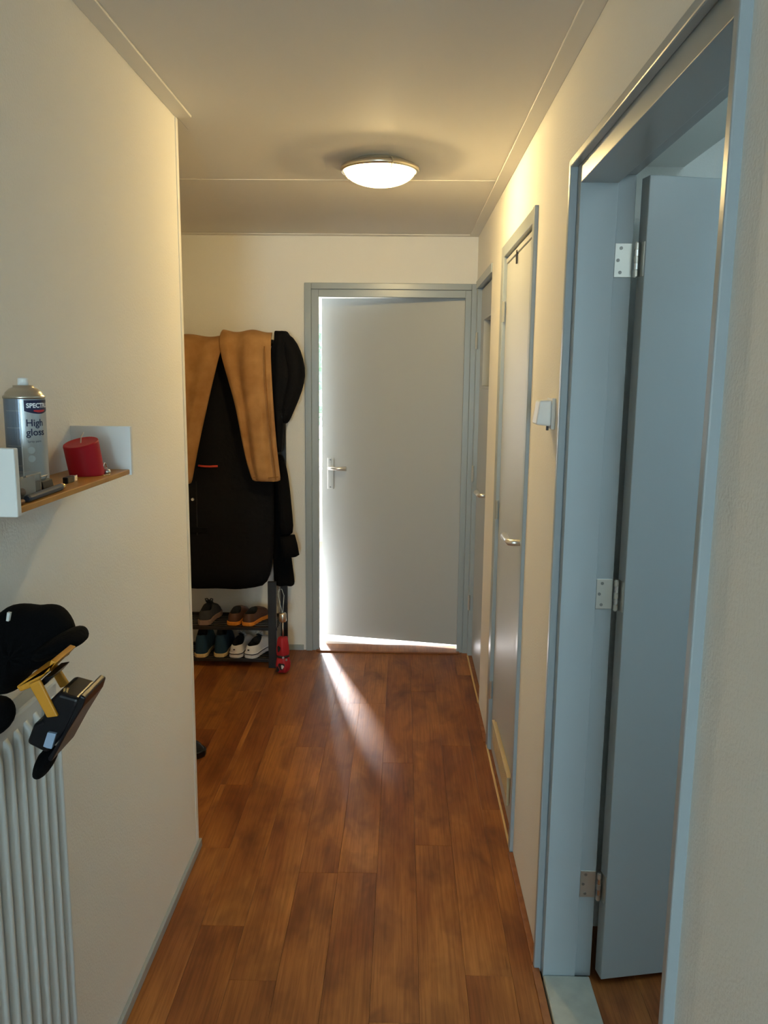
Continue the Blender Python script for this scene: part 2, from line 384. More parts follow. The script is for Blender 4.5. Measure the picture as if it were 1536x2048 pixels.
for q in ((wy0-.012, wy0, wz0-.012, wz1+.012), (wy1, wy1+.012, wz0-.012, wz1+.012), (wy0, wy1, wz0-.012, wz0), (wy0, wy1, wz1, wz1+.012)):
    box('panel_bead', LX-.006, LX+.002, q[0], q[1], q[2], q[3], 'greydoor', d, .002)
for z in (1.83, 1.09, .33): hinge_small(d, (XR-.001, 4.624, z), None, .09, .007)
lever(d, (LX, 3.975, 1.058), (-1, 0, 0), (0, 1, 0), .2, -.04)
# door_3: closed door with vent grille
d = thing('door_3', 'closed grey door with a slim vent grille near its foot', 'door', (XR, 3.04, 0), kind='structure')
box('jamb', XR-.010, XR+.06, 3.400, 3.472, 0, 2.155, 'grey', d, .004)
box('jamb', XR-.012, XR+.06, 2.614, 2.654, 0, 2.155, 'grey', d, .003)
box('head_jamb', XR-.010, XR+.06, 2.654, 3.400, 2.108, 2.155, 'grey', d, .003)
box('door_leaf', XR+.006, XR+.046, 2.657, 3.397, .014, 2.080, 'greydoor', d, .002)
box('top_rail', XR+.002, XR+.046, 2.657, 3.397, 2.083, 2.100, 'greydoor', d, .001)
for y, z in ((3.392, 1.895), (3.392, 1.085), (3.392, .287)): hinge_small(d, (XR-.004, y, z), None, .08, .006)
lever(d, (XR+.006, 2.70, 1.086), (-1, 0, 0), (0, 1, 0), .26, -.05)
box('sill', XR-.003, XR+.05, 2.656, 3.398, -.0115, .006, 'strip', d)
gy0, gy1, gz0, gz1 = 2.745, 3.235, .112, .210
vg = box('vent_grille', XR-.002, XR+.008, gy0, gy1, gz0, gz1, 'vent', d, .002)
for i in range(6):
    z = gz0+.012+i*.0135
    o = obj('slat', bx(new(), -.010, .001, gy0-3.04+.012, gy1-3.04-.012, z, z+.009, Matrix.Translation((0, 0, 0))), 'vent', vg)
box('vent_frame', XR-.012, XR-.001, gy0-.006, gy1+.006, gz1-.004, gz1+.006, 'vent', d, .001)
box('vent_frame', XR-.012, XR-.001, gy0-.006, gy0, gz0-.004, gz1, 'vent', d, .001)
for y, z in ((3.083, 2.06), (2.69, 2.064)):
    hk = tag(obj('over_door_hook', bx(bx(new(), XR-.002, XR+.004, y-.006, y+.006, z-.018, z+.030), XR+.001, XR+.05, y-.006, y+.006, z+.026-.0095, z+.030-.0095), 'hook', bevel=.001),
        'thin dark hook over the vented door, '+('near its lever handle side' if y < 3 else 'at the middle of its top edge'), 'hook', 'hooks on the door top')
# door_4: wide open door in the right wall
d = thing('door_4', 'wide blue-grey door opened inward on three steel hinges', 'door', (XR, 1.56, 0), kind='structure')
YF, YN, ZT, XJ = 2.069, 1.053, 2.149, .542
for (y0, y1) in ((YF-.020, YF), (YN, YN+.020)): box('architrave', XR-.016, XR+.003, y0, y1, 0, ZT, 'grey', d, .003)
box('architrave', XR-.016, XR+.003, YN+.020, YF-.020, ZT-.020, ZT, 'grey', d, .003)
for (xa, xb, e) in ((XR+.003, .497, 0), (.497, XJ, .013)):
    box('jamb' if not e else 'rebate', xa, xb, YF-.053+e, YF-.0005, 0, ZT-.0005, 'grey', d, .0015)
    box('jamb' if not e else 'rebate', xa, xb, YN+.0005, YN+.052-e, 0, ZT-.0005, 'grey', d, .0015)
    box('head_jamb' if not e else 'rebate', xa, xb, YN+.052-e, YF-.053+e, ZT-.062+e*1.6, ZT-.0005, 'grey', d, .0015)
box('sill', XR+.003, .536, YN+.053, YF-.054, -.02, .012, 'thresh', d, .004)
a4 = math.radians(10.5); dx = Vector((math.cos(a4), math.sin(a4), 0)); dn = Vector((-dx.y, dx.x, 0))
leaf = obj('door_leaf', bx(new(), 0, .83, 0, .04, .020, 2.100), 'grey', d, bevel=.002)
leaf.location = Vector((.562, 1.992, 0))-d.location; leaf.rotation_euler = (0, 0, a4)
lever(d, Vector((.562, 1.992, 1.06))+dx*.77, -dn, -dx, .2, -.04)
screw_me = None
for z in (1.914, 1.094, .282):
    hz = .078
    p = Vector((.5475, 2.026, z))-d.location
    hg = obj('hinge', bx(new(), .500-XR, .5415-XR, YF-.0425-1.56, YF-.0395-1.56, z-hz/2, z+hz/2), 'steel', d, bevel=.0008)
    lf = obj('hinge_leaf', bx(new(), -.0015, .0005, .004, .036, z-hz/2, z+hz/2), 'steel', hg)
    lf.location = leaf.location; lf.rotation_euler = (0, 0, a4)
    for k in range(5):
        z0 = z-hz/2+k*hz/5+.0006
        obj('knuckle', tube(new(), [(p.x, p.y-.010, z0), (p.x, p.y-.010, z0+hz/5-.0012)], .0058, 10), 'chrome' if k % 2 else 'steel', hg)
    obj('hinge_pin', tube(new(), [(p.x, p.y-.010, z-hz/2-.002), (p.x, p.y-.010, z+hz/2+.002)], .004, 8), 'steel', hg)
    for sx, sz in ((.514, .028), (.508, 0), (.514, -.028)):
        q = Vector((sx, YF-.0425, z+sz))-d.location
        obj('screw', tube(new(), [q, q-Vector((0, .0012, 0))], .0042, 8), 'screw', hg)
# ------------------------------------------------------------------ side room beyond door_4
SX0, SX1, SY0, SY1 = XR+WT, 1.55, .2, 3.174
fs = tag(obj('floor_side_room', bx(new(), SX0, SX1, SY0, SY1, -.05, -.012), 'sub'), 'brown plank floor of the room behind the wide door', 'floor', kind='structure')
for k in range(8):
    x0 = SX0+k*.13; x1 = min(x0+.13, SX1)
    for a, b in ((SY0, 1.1+.11*(k % 3)), (1.1+.11*(k % 3), 2.35+.11*(k % 3)), (9, 9)):
        if min(b, 2.24)-a > .02: plank(x0, x1, a, min(b, 2.24), fs)
wall('wall_side_room_back_and_gap_block', [(SX0, SX1+.1, SY1, SY1+.1, -.05, 2.85), (SX0, SX1, 2.24, SY1, -.05, 2.05)], 'pale wall seen above the wide open door, with an added unseen block behind the leaf')  # lower block is added, unseen behind the leaf, to darken the hinge gap
wall('wall_side_room_near', [(SX0, SX1+.1, SY0-.1, SY0, -.05, 2.85)], 'pale near wall of the room behind the wide door')
wall('wall_side_room_right', [(SX1, SX1+.1, SY0, SY1, -.05, 2.85)], 'pale side wall of the room behind the wide door')
tag(obj('ceiling_side_room', bx(bx(bx(bx(bx(bx(new(), SX0, 1.017, SY0, SY1, 2.4, 2.5), .917, 1.017, SY0, SY1, 2.5, 2.85), .917, SX1+.1, SY0-.1, .5, 2.85, 2.95), .917, SX1+.1, 1.8, SY1+.1, 2.85, 2.95), .917, 1.06, .5, 1.8, 2.85, 2.95), 1.50, SX1+.1, .5, 1.8, 2.85, 2.95), 'ceil'), 'stepped ceiling of the room behind the wide door', 'ceiling', kind='structure')
sk = thing('window_3', 'narrow skylight of the room behind the wide door', 'window', (1.28, 1.5, 2.86), kind='structure')
for q in ((1.06, 1.09, .5, 1.8), (1.47, 1.50, .5, 1.8), (1.09, 1.47, .5, .53), (1.09, 1.47, 1.77, 1.8)): box('window_frame', q[0], q[1], q[2], q[3], 2.86, 2.93, 'white', sk)
box('pane', 1.09, 1.47, .53, 1.77, 2.89, 2.896, 'glass', sk)
# ------------------------------------------------------------------ far room beyond door_1
FX0, FX1, FY0, FY1 = -2.6, 1.6, YE+.1, 7.9
tag(obj('floor_far_room', bx(new(), FX0, FX1, FY0, FY1, -.05, 0), 'farfloor'), 'sunlit pale floor seen under the end door', 'floor', kind='structure')
tag(obj('ceiling_far_room', bx(new(), FX0-.1, FX1+.1, FY0, FY1+.1, H, H+.1), 'ceil'), 'pale ceiling of the bright room behind the end door', 'ceiling', kind='structure')
wx0, wx1, wz0_, wz1_ = -2.4, .1, .74, 2.16
wall('wall_far_room_back', [(FX0-.1, wx0, FY1, FY1+.1, -.05, H), (wx1, FX1+.1, FY1, FY1+.1, -.05, H), (wx0, wx1, FY1, FY1+.1, -.05, wz0_), (wx0, wx1, FY1, FY1+.1, wz1_, H)], 'window wall of the bright room behind the end door')
wall('wall_far_room_left', [(FX0-.1, FX0, FY0, FY1, -.05, H), (FX0-.1, XA-.1, FY0-.1, FY0, -.05, H)], 'side wall of the bright room behind the end door')
wall('wall_far_room_right', [(FX1, FX1+.1, FY0, FY1, -.05, H), (XR+WT+.02, FX1+.1, FY0-.1, FY0, -.05, H)], 'other side wall of the bright room behind the end door')
window('window_1', 'wide bright window seen through the gap of the end door', wx0, wx1, FY1+.02, FY1+.07, wz0_, wz1_, 'y', (-1.15,))
tag(box('window_sill', wx0-.05, wx1+.05, FY1-.16, FY1, wz0_-.03, wz0_, 'white', None, .004), 'white window sill in the bright far room', 'sill')
tag(obj('garden_ground', bx(new(), -12, 8, 8.3, 24, -.3, -.2), 'ground'), 'green lawn outside the far window', 'lawn', kind='structure')
tr = thing('garden_tree', 'leafy green tree outside the far window', 'tree', (-1.9, 14, -.2))
obj('trunk', tube(new(), [(0, 0, 0), (.05, 0, 1.2), (0, .1, 2.6)], [.16, .12, .06], 10), 'bark', tr, smooth=True)
bm = new()
for i in range(1500):
    th, ph, r = random.random()*6.283, math.acos(random.uniform(-1, 1)), random.random()**.4
    c = Vector((1.7*r*math.sin(ph)*math.cos(th), 1.3*r*math.sin(ph)*math.sin(th), 2.4+1.7*r*math.cos(ph)))
    e = Matrix.Rotation(random.random()*6.28, 3, 'X') @ Matrix.Rotation(random.random()*6.28, 3, 'Z')
    bm.faces.new([bm.verts.new(c+e @ Vector(p)) for p in ((-.13, 0, 0), (0, .06, .02), (.13, 0, 0), (0, -.06, .02))])
o = obj('foliage', bm, 'leaf', tr); o['kind'] = 'stuff'

# ------------------------------------------------------------------ ceiling lamp
t = thing('ceiling_lamp', 'round lit opal glass ceiling lamp with a satin metal rim', 'lamp', (-.095, 3.115, H))
obj('base', lathe(new(), [(.092, 0), (.096, -.008), (.112, -.016), (.1315, -.0215), (.1315, -.0245), (.118, -.0255), (.02, -.022)], n=40), 'nickel', t, smooth=False)
obj('bowl', lathe(new(), [(.130*math.cos(a), -.030-.056*math.sin(a)) for a in [i*math.pi/2/10 for i in range(10)]]+[(.004, -.086)], n=40), 'glow', t, smooth=True)
pr = [(.127, -.026), (.134, -.018), (.142, -.024), (.144, -.032), (.138, -.039), (.129, -.036)]
bm = new(); rings = [[bm.verts.new((r*math.cos(k*math.pi/24), r*math.sin(k*math.pi/24), z)) for r, z in pr] for k in range(48)]
for i in range(48):
    for k in range(6): bm.faces.new((rings[i][k], rings[i][(k+1) % 6], rings[(i+1) % 48][(k+1) % 6], rings[(i+1) % 48][k]))
obj('rim', bm, 'nickel', t, smooth=True)
for an in (.6, 2.7, 5.05):
    c, s_ = math.cos(an), math.sin(an)
    obj('clip', tube(new(), [(.10*c, .10*s_, -.010), (.128*c, .128*s_, -.014), (.143*c, .143*s_, -.022), (.146*c, .146*s_, -.034), (.128*c, .128*s_, -.050)], .0025, 6), 'nickel', t)
obj('bulb', lathe(new(), [(.003, -.036), (.014, -.039), (.021, -.048), (.0215, -.056), (.015, -.066), (.004, -.070)], (.026, .004, 0), 20), 'bulb', t, smooth=True)
obj('bulb_socket', tube(new(), [(.026, .004, -.0225), (.026, .004, -.037)], .011, 10), 'white', t)

# ------------------------------------------------------------------ thermostat on the right wall
t = thing('wall_thermostat', 'white plastic thermostat box on the wall beside the wide open doorway', 'thermostat', (XR, 2.225, 1.50))
box('backplate', XR-.010, XR, 2.185, 2.265, 1.500, 1.583, 'white', t, .002)
bm = new()
loft(bm, [[(x, y, z) for x, z in ((-.010, .008), (-.050, .012), (-.042, .076), (-.010, .078))] for y in (-.034, .034)])
obj('housing', bm, 'white', t, bevel=.005, seg=3)
obj('slider', bx(new(), -.018, -.012, -.012, -.004, -.004, .008), 'hook', t)

# ------------------------------------------------------------------ wall shelf and the things on it
SHX, SHZ = -.571, 1.438
t = thing('wall_shelf', 'small beech shelf with white end plates on the papered wall', 'shelf', (XL, 1.43, SHZ))
box('shelf_board', XL, SHX, 1.186, 1.690, SHZ-.010, SHZ, 'board', t, .0015)
box('end_plate', XL, SHX+.004, 1.690, 1.702, SHZ-.012, 1.528, 'white', t, .001)
box('end_plate', XL, SHX+.006, 1.172, 1.186, SHZ-.012, 1.528, 'white', t, .002)
# spray can
CX, CY, CR = -.638, 1.372, .0325
phi0 = math.atan2(-CY, -CX)
t = thing('spray_can', 'grey spray paint can with navy banner standing on the small shelf', 'spray can', (CX, CY, SHZ))
hB = 1.596-SHZ
obj('body', lathe(new(), [(CR-.001, 0), (CR, .0015), (CR, hB-.002), (CR-.001, hB)], n=48), 'canblue', t, smooth=False)
obj('shoulder', lathe(new(), [(CR+.001, hB-.002), (CR+.001, hB+.002), (CR-.002, hB+.004), (.029, hB+.008), (.023, hB+.014), (.0165, hB+.0165), (.0165, hB+.0195), (.011, hB+.020)], n=40), 'canmetal', t, smooth=True)
obj('foot_rim', lathe(new(), [(CR+.0012, 0), (CR+.0012, .003), (CR, .004)], n=40), 'canmetal', t, smooth=True)
obj('nozzle', lathe(new(), [(.009, hB+.019), (.0085, hB+.030), (.0075, hB+.032), (.002, hB+.0325)], n=24), 'white', t, smooth=True)
def sector(name, m, a0, a1, z0, z1, rr, parent, n=24, zf=None):
    bm = new(); vs = []
    for i in range(n+1):
        a = phi0+math.radians(a0+(a1-a0)*i/n); f = i/n
        zl = z0-(zf(f) if zf else 0)
        vs.append([bm.verts.new((r*math.cos(a), r*math.sin(a), z)) for r, z in ((rr, zl), (rr, z1), (rr-.0004, z1), (rr-.0004, zl))])
    skin(bm, vs)
    return obj(name, bm, m, parent, smooth=False)
sector('label_panel', 'canlight', -12, 110, .006, hB-.003, CR+.0004, t)
sector('label_stripe', 'print_white', -14.5, -12, .006, hB-.003, CR+.0005, t, 2)
sector('banner', 'navy', -2, 84, hB-.022, hB-.004, CR+.0008, t, zf=lambda f: .005*math.sin(math.pi*f))
sector('banner_swoosh', 'print_red', 24, 62, hB-.0225, hB-.0205, CR+.0012, t, zf=lambda f: .002*math.sin(math.pi*f))
for z in (.045, .078, .108, .136): sector('print_line', 'canlight', -60, -12, z, z+.0006, CR+.0006, t, 8)
def wrap_text(name, txt, size, a0, z, m, parent, offset=0.0, rr=.0012):
    cu = bpy.data.curves.new(name, 'FONT'); cu.body = txt; cu.size = size; cu.offset = offset; cu.resolution_u = 4; cu.extrude = .0
    tmp = bpy.data.objects.new('tmp', cu); C.objects.link(tmp)
    dg = bpy.context.evaluated_depsgraph_get(); me = bpy.data.meshes.new_from_object(tmp.evaluated_get(dg))
    bpy.data.objects.remove(tmp)
    bm = bmesh.new(); bm.from_mesh(me); bmesh.ops.triangulate(bm, faces=bm.faces[:])
    R = CR+rr
    for v in bm.verts:
        a = phi0+math.radians(a0)+v.co.x/R; v.co = Vector((R*math.cos(a), R*math.sin(a), z+v.co.y))
    o = obj(name, bm, m, parent); return o
wrap_text('lettering', 'SPECTRUM', .0105, 4, hB-.0165, 'print_white', t, .00035)
wrap_text('lettering', 'High', .0165, 0, hB-.047, 'navy', t, .0002)
wrap_text('lettering', 'gloss', .0165, 0, hB-.0625, 'navy', t, .0002)
wrap_text('lettering', 'Spray paint', .0052, 2, hB-.074, 'navy', t)
for dz in (.087, .101):
    a = phi0+math.radians(11); R = CR+.0004
    p = Vector((R*math.cos(a), R*math.sin(a), hB-dz)); nn = Vector((math.cos(a), math.sin(a), 0))
    obj('round_symbol', tube(new(), [p, p+nn*.0012], .0058, 20), 'print_pale', t)
# candle
t = thing('candle', 'leaning red pillar candle with a slanted top', 'candle', (-.622, 1.590, SHZ))
rings = []
for i, (f, q) in enumerate(((0, .93), (0, .985), (.02, 1), (.06, 1), (.5, 1), (.9, 1), (.96, 1), (.99, .985), (1, .95), (1, .88), (.985, .80), (.98, .3))):
    r = .0335*q; ring = []
    for k in range(32):
        a = k*2*math.pi/32; x, y = r*math.cos(a), r*math.sin(a)
        zt = .064+.10*x+.26*y
        ring.append((x-.012*f, y+.004*f, max(zt*f, 0)))
    rings.append(ring)
obj('wax_body', loft(new(), rings), 'wax', t, smooth=True)
obj('wick', tube(new(), [(-.012, .004, .060), (-.011, .005, .074), (-.006, .006, .083)], .0013, 6), 'wick', t)
# clear box
t = thing('clear_box', 'small clear plastic box in front of the spray can', 'box', (-.606, 1.262, SHZ))
bm = new(); bx(bm, -.028, .022, -.036, .036, 0, .0015); bx(bm, -.028, -.0265, -.036, .036, 0, .038); bx(bm, .0205, .022, -.036, .036, 0, .038)
bx(bm, -.0265, .0205, -.036, -.0345, .0015, .038); bx(bm, -.0265, .0205, .0345, .036, .0015, .038)
obj('tray', bm, 'clear', t); obj('lid', bx(new(), -.0285, .0225, -.0365, .0365, .0382, .041), 'clear', t)
obj('card_insert', bx(new(), -.020, .014, .0300, .0308, .002, .034), 'print_white', t)
obj('content', tube(new(), [(-.01, -.03, .009), (-.006, .026, .009)], .0065, 10), 'strip', t, smooth=True)
# pens and small things
def pen(name, label, a, b, r, m, tip, group=None, cat='pen'):
    a, b = Vector(a), Vector(b); t = thing(name, label, cat, a, group); v = b-a
    obj('barrel', tube(new(), [v*.0, v*.03, v*.86], [r*.8, r, r], 12), m, t, smooth=False)
    obj('tip', tube(new(), [v*.86, v*.93, v*1.0], [r*.95, r*.85, r*.3], 12), tip, t, smooth=True)
    return t
pen('pen', 'blue-grey pen with a brass tip lying along the shelf edge', (-.580, 1.235, SHZ+.006), (-.585, 1.395, SHZ+.006), .0058, 'pen', 'gold')
pen('pencil_stub', 'short thin pencil beside the white end plate', (-.5785, 1.192, SHZ+.0045), (-.5785, 1.222, SHZ+.0045), .0040, 'strip', 'hook', cat='pencil')
t = thing('binder_clip', 'black block-shaped clip lying beside the clear box', 'clip', (-.606, 1.352, SHZ))
obj('clip_body', loft(new(), [[(x, y, z) for x, z in ((-.012, 0), (.012, 0), (.008, .020), (-.004, .022))] for y in (-.02, .02)]), 'blackpl', t, bevel=.001)
obj('clip_wire', tube(new(), [(.0, -.012, .021), (.004, -.012, .028), (.004, .012, .028), (.0, .012, .021)], .001, 6), 'chrome', t)
t = thing('lighter', 'small black lighter with chrome top in front of the candle', 'lighter', (-.610, 1.475, SHZ+.006))
obj('lighter_body', bx(new(), -.005, .005, -.022, .010, -.006, .006), 'blackpl', t, bevel=.002); obj('lighter_cap', bx(new(), -.0048, .0048, .0105, .024, -.0055, .0058), 'chrome', t, bevel=.001)
t = thing('steel_key_ring', 'small steel ring with a charm beside the candle', 'key ring', (-.594, 1.610, SHZ))
obj('ring', tube(new(), [(.0, .010*math.cos(k*.3142), .0115+.010*math.sin(k*.3142)) for k in range(21)], .0014, 6), 'chrome', t, smooth=True)
obj('charm', lathe(new(), [(.002, 0), (.006, .0015), (.007, .005), (.005, .009), (.001, .011)], (.006, -.004, 0), 14), 'steel', t, smooth=True)
t = tag(obj('coin', lathe(new(), [(.009, 0), (.0095, .0006), (.0095, .0016), (.009, .002)], (-.585, 1.588, SHZ), 24), 'gold'), 'flat brass coin lying near the candle', 'coin')

# ------------------------------------------------------------------ radiator
t = thing('radiator', 'white ribbed panel radiator below the small shelf', 'radiator', (XL, 1.05, .18))
RY0, RY1, RZB, RZT, RXF = .45, 1.405, .18, 1.085, -.625
box('panel', XL+.030, RXF, RY0, RY1, RZB, RZT, 'rad', t, .006)
rp = [(0, -.0115), (.004, -.0105), (.0095, -.006), (.0115, 0), (.0095, .006), (.004, .0105), (0, .0115)]
def fin_mesh():
    bm = new(); L = RZT-RZB-.05
    rings = []
    for z, s in ((.0, .15), (.012, .8), (.03, 1), (L-.03, 1), (L-.012, .8), (L, .15)):
        rings.append([bm.verts.new((x*s-.0005, y*(.6+.4*s), z)) for x, y in rp])
    skin(bm, rings); return bm
f0 = None
for i in range(26):
    y = RY1-.022-i*.0355
    loc = (RXF-XL, y-1.05, .025)
    if f0 is None: f0 = obj('fin', fin_mesh(), 'rad', t, smooth=True); f0.location = loc
    else: dup(f0, t, loc)
for y in (.65, 1.25): box('wall_bracket', XL+.0006, XL+.030, y-.02, y+.02, .35, .95, 'rad', t)
# ------------------------------------------------------------------ cap and ear defenders hung on the radiator end
def unproj(px, py, Y):
    u, v = (px-768)/F_PX, (py-1024)/F_PX
    dr = fw+RR*u-UU*v; s = Y/dr.y
    return (dr.x*s, CAM_H+dr.z*s)
def puff(name, outline, centre, Y, hd, m, parent, noise=.12, n=8):
    """closed soft body of real depth 2*hd round an outline in the x-z plane at distance Y"""
    P = parent.location; c = unproj(*centre, Y); pts = [unproj(*p, Y) for p in outline]; bm = new(); rnd = random.Random(3)
    def ring(s, y): return [(c[0]+(x-c[0])*s-P.x, Y+y*(1+.25*math.sin(i*1.7)*noise*4)-P.y, c[1]+(z-c[1])*s-P.z) for i, (x, z) in enumerate(pts)]
    rings = [ring(max(math.cos(a), .06), hd*math.sin(a)) for a in [math.pi*(i/(2*n)-.5) for i in range(2*n+1)]]
    loft(bm, rings)
    return obj(name, bm, m, parent, smooth=True, sub=1)
t = thing('cap', 'soft black cap drooping over the corner of the radiator', 'cap', (-.62, 1.33, 1.08))
puff('crown', [(-40, 1262), (-6, 1230), (14, 1212), (32, 1208), (52, 1208), (72, 1213), (90, 1209), (108, 1209), (122, 1216), (138, 1233), (150, 1255), (148, 1275), (140, 1294), (122, 1304), (118, 1318), (100, 1330), (78, 1334), (60, 1348), (50, 1368), (34, 1380), (10, 1388), (-30, 1384), (-48, 1330)], (52, 1292), 1.33, .062, 'cap', t)
puff('brim', [(70, 1296), (100, 1276), (140, 1258), (158, 1258), (168, 1264), (173, 1278), (170, 1285), (150, 1293), (120, 1304), (90, 1318), (72, 1312)], (120, 1285), 1.30, .060, 'cap', t, .02)
p = [unproj(a, b, 1.262) for a, b in ((14, 1225), (20, 1226), (17, 1243), (12, 1242))]
obj('cloth_tag', prism(new(), [(x+.62, z-1.08) for x, z in p], 1.262-1.33, 1.268-1.33), 'tag', t)
t = thing('ear_defenders', 'black and yellow ear defenders hanging below the soft cap', 'ear defenders', (-.6, 1.2150, .95))
def pz(pts, Y, y0, y1, name, m, parent=t, bevel=.002):
    q = [unproj(a, b, Y) for a, b in pts]; P = t.location
    return obj(name, prism(new(), [(x-P.x, z-P.z) for x, z in q], y0-P.y, y1-P.y), m, parent, bevel=bevel, seg=3)
pz([(60, 1366), (82, 1357), (119, 1430), (97, 1433)], 1.1770, 1.1710, 1.1770, 'arm', 'yellow')
pz([(98, 1338), (113, 1330), (138, 1370), (120, 1377)], 1.2550, 1.2550, 1.2610, 'arm', 'yellow')
pz([(54, 1356), (78, 1338), (116, 1324), (121, 1304), (134, 1308), (112, 1330), (82, 1358), (62, 1366)], 1.2150, 1.1780, 1.2530, 'yoke', 'yellow')
pz([(84, 1362), (100, 1345), (118, 1342), (104, 1358), (90, 1369)], 1.2050, 1.1850, 1.2500, 'yoke_pad', 'blackpl')
cup = pz([(106, 1396), (122, 1380), (130, 1372), (172, 1384), (166, 1414), (152, 1440), (128, 1470), (108, 1492), (68, 1472), (82, 1434), (98, 1428)], 1.2050, 1.1770, 1.2530, 'ear_cup', 'blackpl', bevel=.006)
pz([(170, 1388), (176, 1373), (188, 1379), (182, 1398), (150, 1450), (120, 1505), (112, 1500), (140, 1455)], 1.2050, 1.1710, 1.2600, 'cup_plate', 'blackpl', bevel=.003)
puff('cushion', [(86, 1494), (112, 1494), (114, 1510), (106, 1530), (96, 1545), (84, 1556), (72, 1554), (68, 1545), (74, 1518)], (92, 1522), 1.2050, .030, 'cap', t, .01)
pz([(96, 1464), (113, 1467), (104, 1497), (94, 1495), (87, 1492)], 1.1735, 1.1715, 1.1790, 'sticker', 'labelblue', bevel=.0005)
for a, b in ((1236, 0),): pass
pz([(128, 1376), (132, 1375), (131, 1382), (127, 1383)], 1.1760, 1.1745, 1.1780, 'mark', 'gold', bevel=0); pz([(134, 1376), (138, 1377), (136, 1385), (133, 1383)], 1.1760, 1.1745, 1.1780, 'mark', 'gold', bevel=0)
puff('ear_cup', [(-45, 1410), (-20, 1392), (6, 1394), (22, 1408), (28, 1426), (26, 1446), (10, 1464), (-15, 1476), (-40, 1470), (-55, 1440)], (-12, 1434), 1.1650, .035, 'cap', t, .01)

# ------------------------------------------------------------------ coat and shoe rack
t = thing('coat_rack', 'black metal coat rack with two shoe shelves in the alcove', 'coat rack', (-1.02, 4.52, 0))
PXR, PXL, PYF, PYB = -.685, -1.40, 4.385, 4.655
box('post', PXR-.020, PXR+.020, PYB-.012, PYB+.012, 0, 1.84, 'black', t, .002)
box('post', PXL-.020, PXL+.020, PYB-.012, PYB+.012, 0, 1.84, 'black', t, .002)
box('post', PXR-.050, PXR-.004, PYF-.012, PYF+.012, 0, .50, 'black', t, .002)
box('post', PXL-.030, PXL+.018, PYF-.012, PYF+.012, 0, .50, 'black', t, .002)
for z in (.050, .235):
    box('rail', PXL, PXR, PYF-.010, PYF+.010, z-.016, z, 'black', t, .001); box('rail', PXL, PXR, PYB-.010, PYB+.010, z-.016, z, 'black', t, .001)
    for x in (PXL-.01, PXR-.015): box('rail', x-.010, x+.010, PYF+.012, PYB-.012, z-.016, z, 'black', t, .001)
    for i in range(7):
        y = PYF+.035+i*.033
        obj('shelf_rod', tube(new(), [(PXL+1.02, y-4.52, z-.006), (PXR+1.02, y-4.52, z-.006)], .005, 6), 'black', t)
for x in (PXL-.01,): box('side_rail', x-.010, x+.010, PYF+.012, PYB-.012, .476, .492, 'black', t, .001)
for z in (1.262, 1.332, 1.80):
    box('cross_bar', PXL, PXR, PYB-.006, PYB+.006, z-.009, z+.009, 'black', t, .001)
obj('hanging_bar', tube(new(), [(PXL+1.02, -.02, 1.812), (-.708+1.02, -.02, 1.812)], .009, 10), 'black', t, smooth=True)
for x in (PXL, -.7145): box('bar_bracket', x-.008, x+.008, 4.51, PYB-.012, 1.804, 1.820, 'black', t, .001)
# garments: lofted soft bodies
def garment(rows, n=28, fold=.010, k=7, seed=0, p=2.4):
    """rows: (z, x_left, x_right, y_centre, half depth)"""
    rings = []
    for j, (z, xl, xr, yc, hd) in enumerate(rows):
        ring = []
        for i in range(n):
            a = 2*math.pi*i/n; c, s = math.cos(a), math.sin(a)
            cx = math.copysign(abs(c)**(2/p), c); sy = math.copysign(abs(s)**(2/p), s)
            w = fold*min(1, j/3)*math.sin(k*cx*1.6+seed+j*.25)
            ring.append(((xl+xr)/2+(xr-xl)/2*cx, yc+hd*sy+(w if s < 0 else w*.4)*abs(s), z+.004*math.sin(5*a+seed)*(1 if j else 0)))
        rings.append(ring)
    return rings
def gmesh(name, rows, m, parent, **kw):
    P = parent.location
    r = [[(x-P.x, y-P.y, z-P.z) for x, y, z in ring] for ring in garment(rows, **kw)]
    return obj(name, loft(new(), r), m, parent, smooth=True, sub=1)
# jacket with the puffed sleeve at the right end of the bar
t = thing('black_jacket', 'black jacket on the bar end with a puffed sleeve towards the end door', 'jacket', (-.74, 4.56, 1.0))
gmesh('jacket_body', [(1.868, -.700, -.645, 4.51, .015), (1.864, -.702, -.630, 4.51, .035), (1.835, -.702, -.612, 4.51, .05), (1.80, -.703, -.604, 4.51, .051), (1.785, -.722, -.601, 4.51, .052), (1.72, -.724, -.598, 4.51, .052), (1.66, -.726, -.596, 4.51, .055), (1.55, -.724, -.612, 4.51, .055), (1.46, -.716, -.64, 4.51, .05), (1.38, -.702, -.650, 4.51, .048), (1.3, -.698, -.658, 4.51, .045), (1.22, -.698, -.662, 4.51, .04), (1.21, -.695, -.666, 4.51, .03)], 'coat2', t, fold=.006, seed=1, p=2.8)
P = t.location
obj('sleeve', tube(new(), [Vector(p)-P for p in ((-.660, 4.50, 1.850), (-.632, 4.50, 1.815), (-.606, 4.50, 1.75), (-.584, 4.50, 1.665), (-.588, 4.50, 1.60), (-.612, 4.50, 1.52), (-.640, 4.50, 1.44), (-.655, 4.50, 1.385), (-.660, 4.50, 1.37))], [.022, .044, .055, .055, .054, .050, .042, .034, .020], 14), 'coat2', t, smooth=True, sub=1)
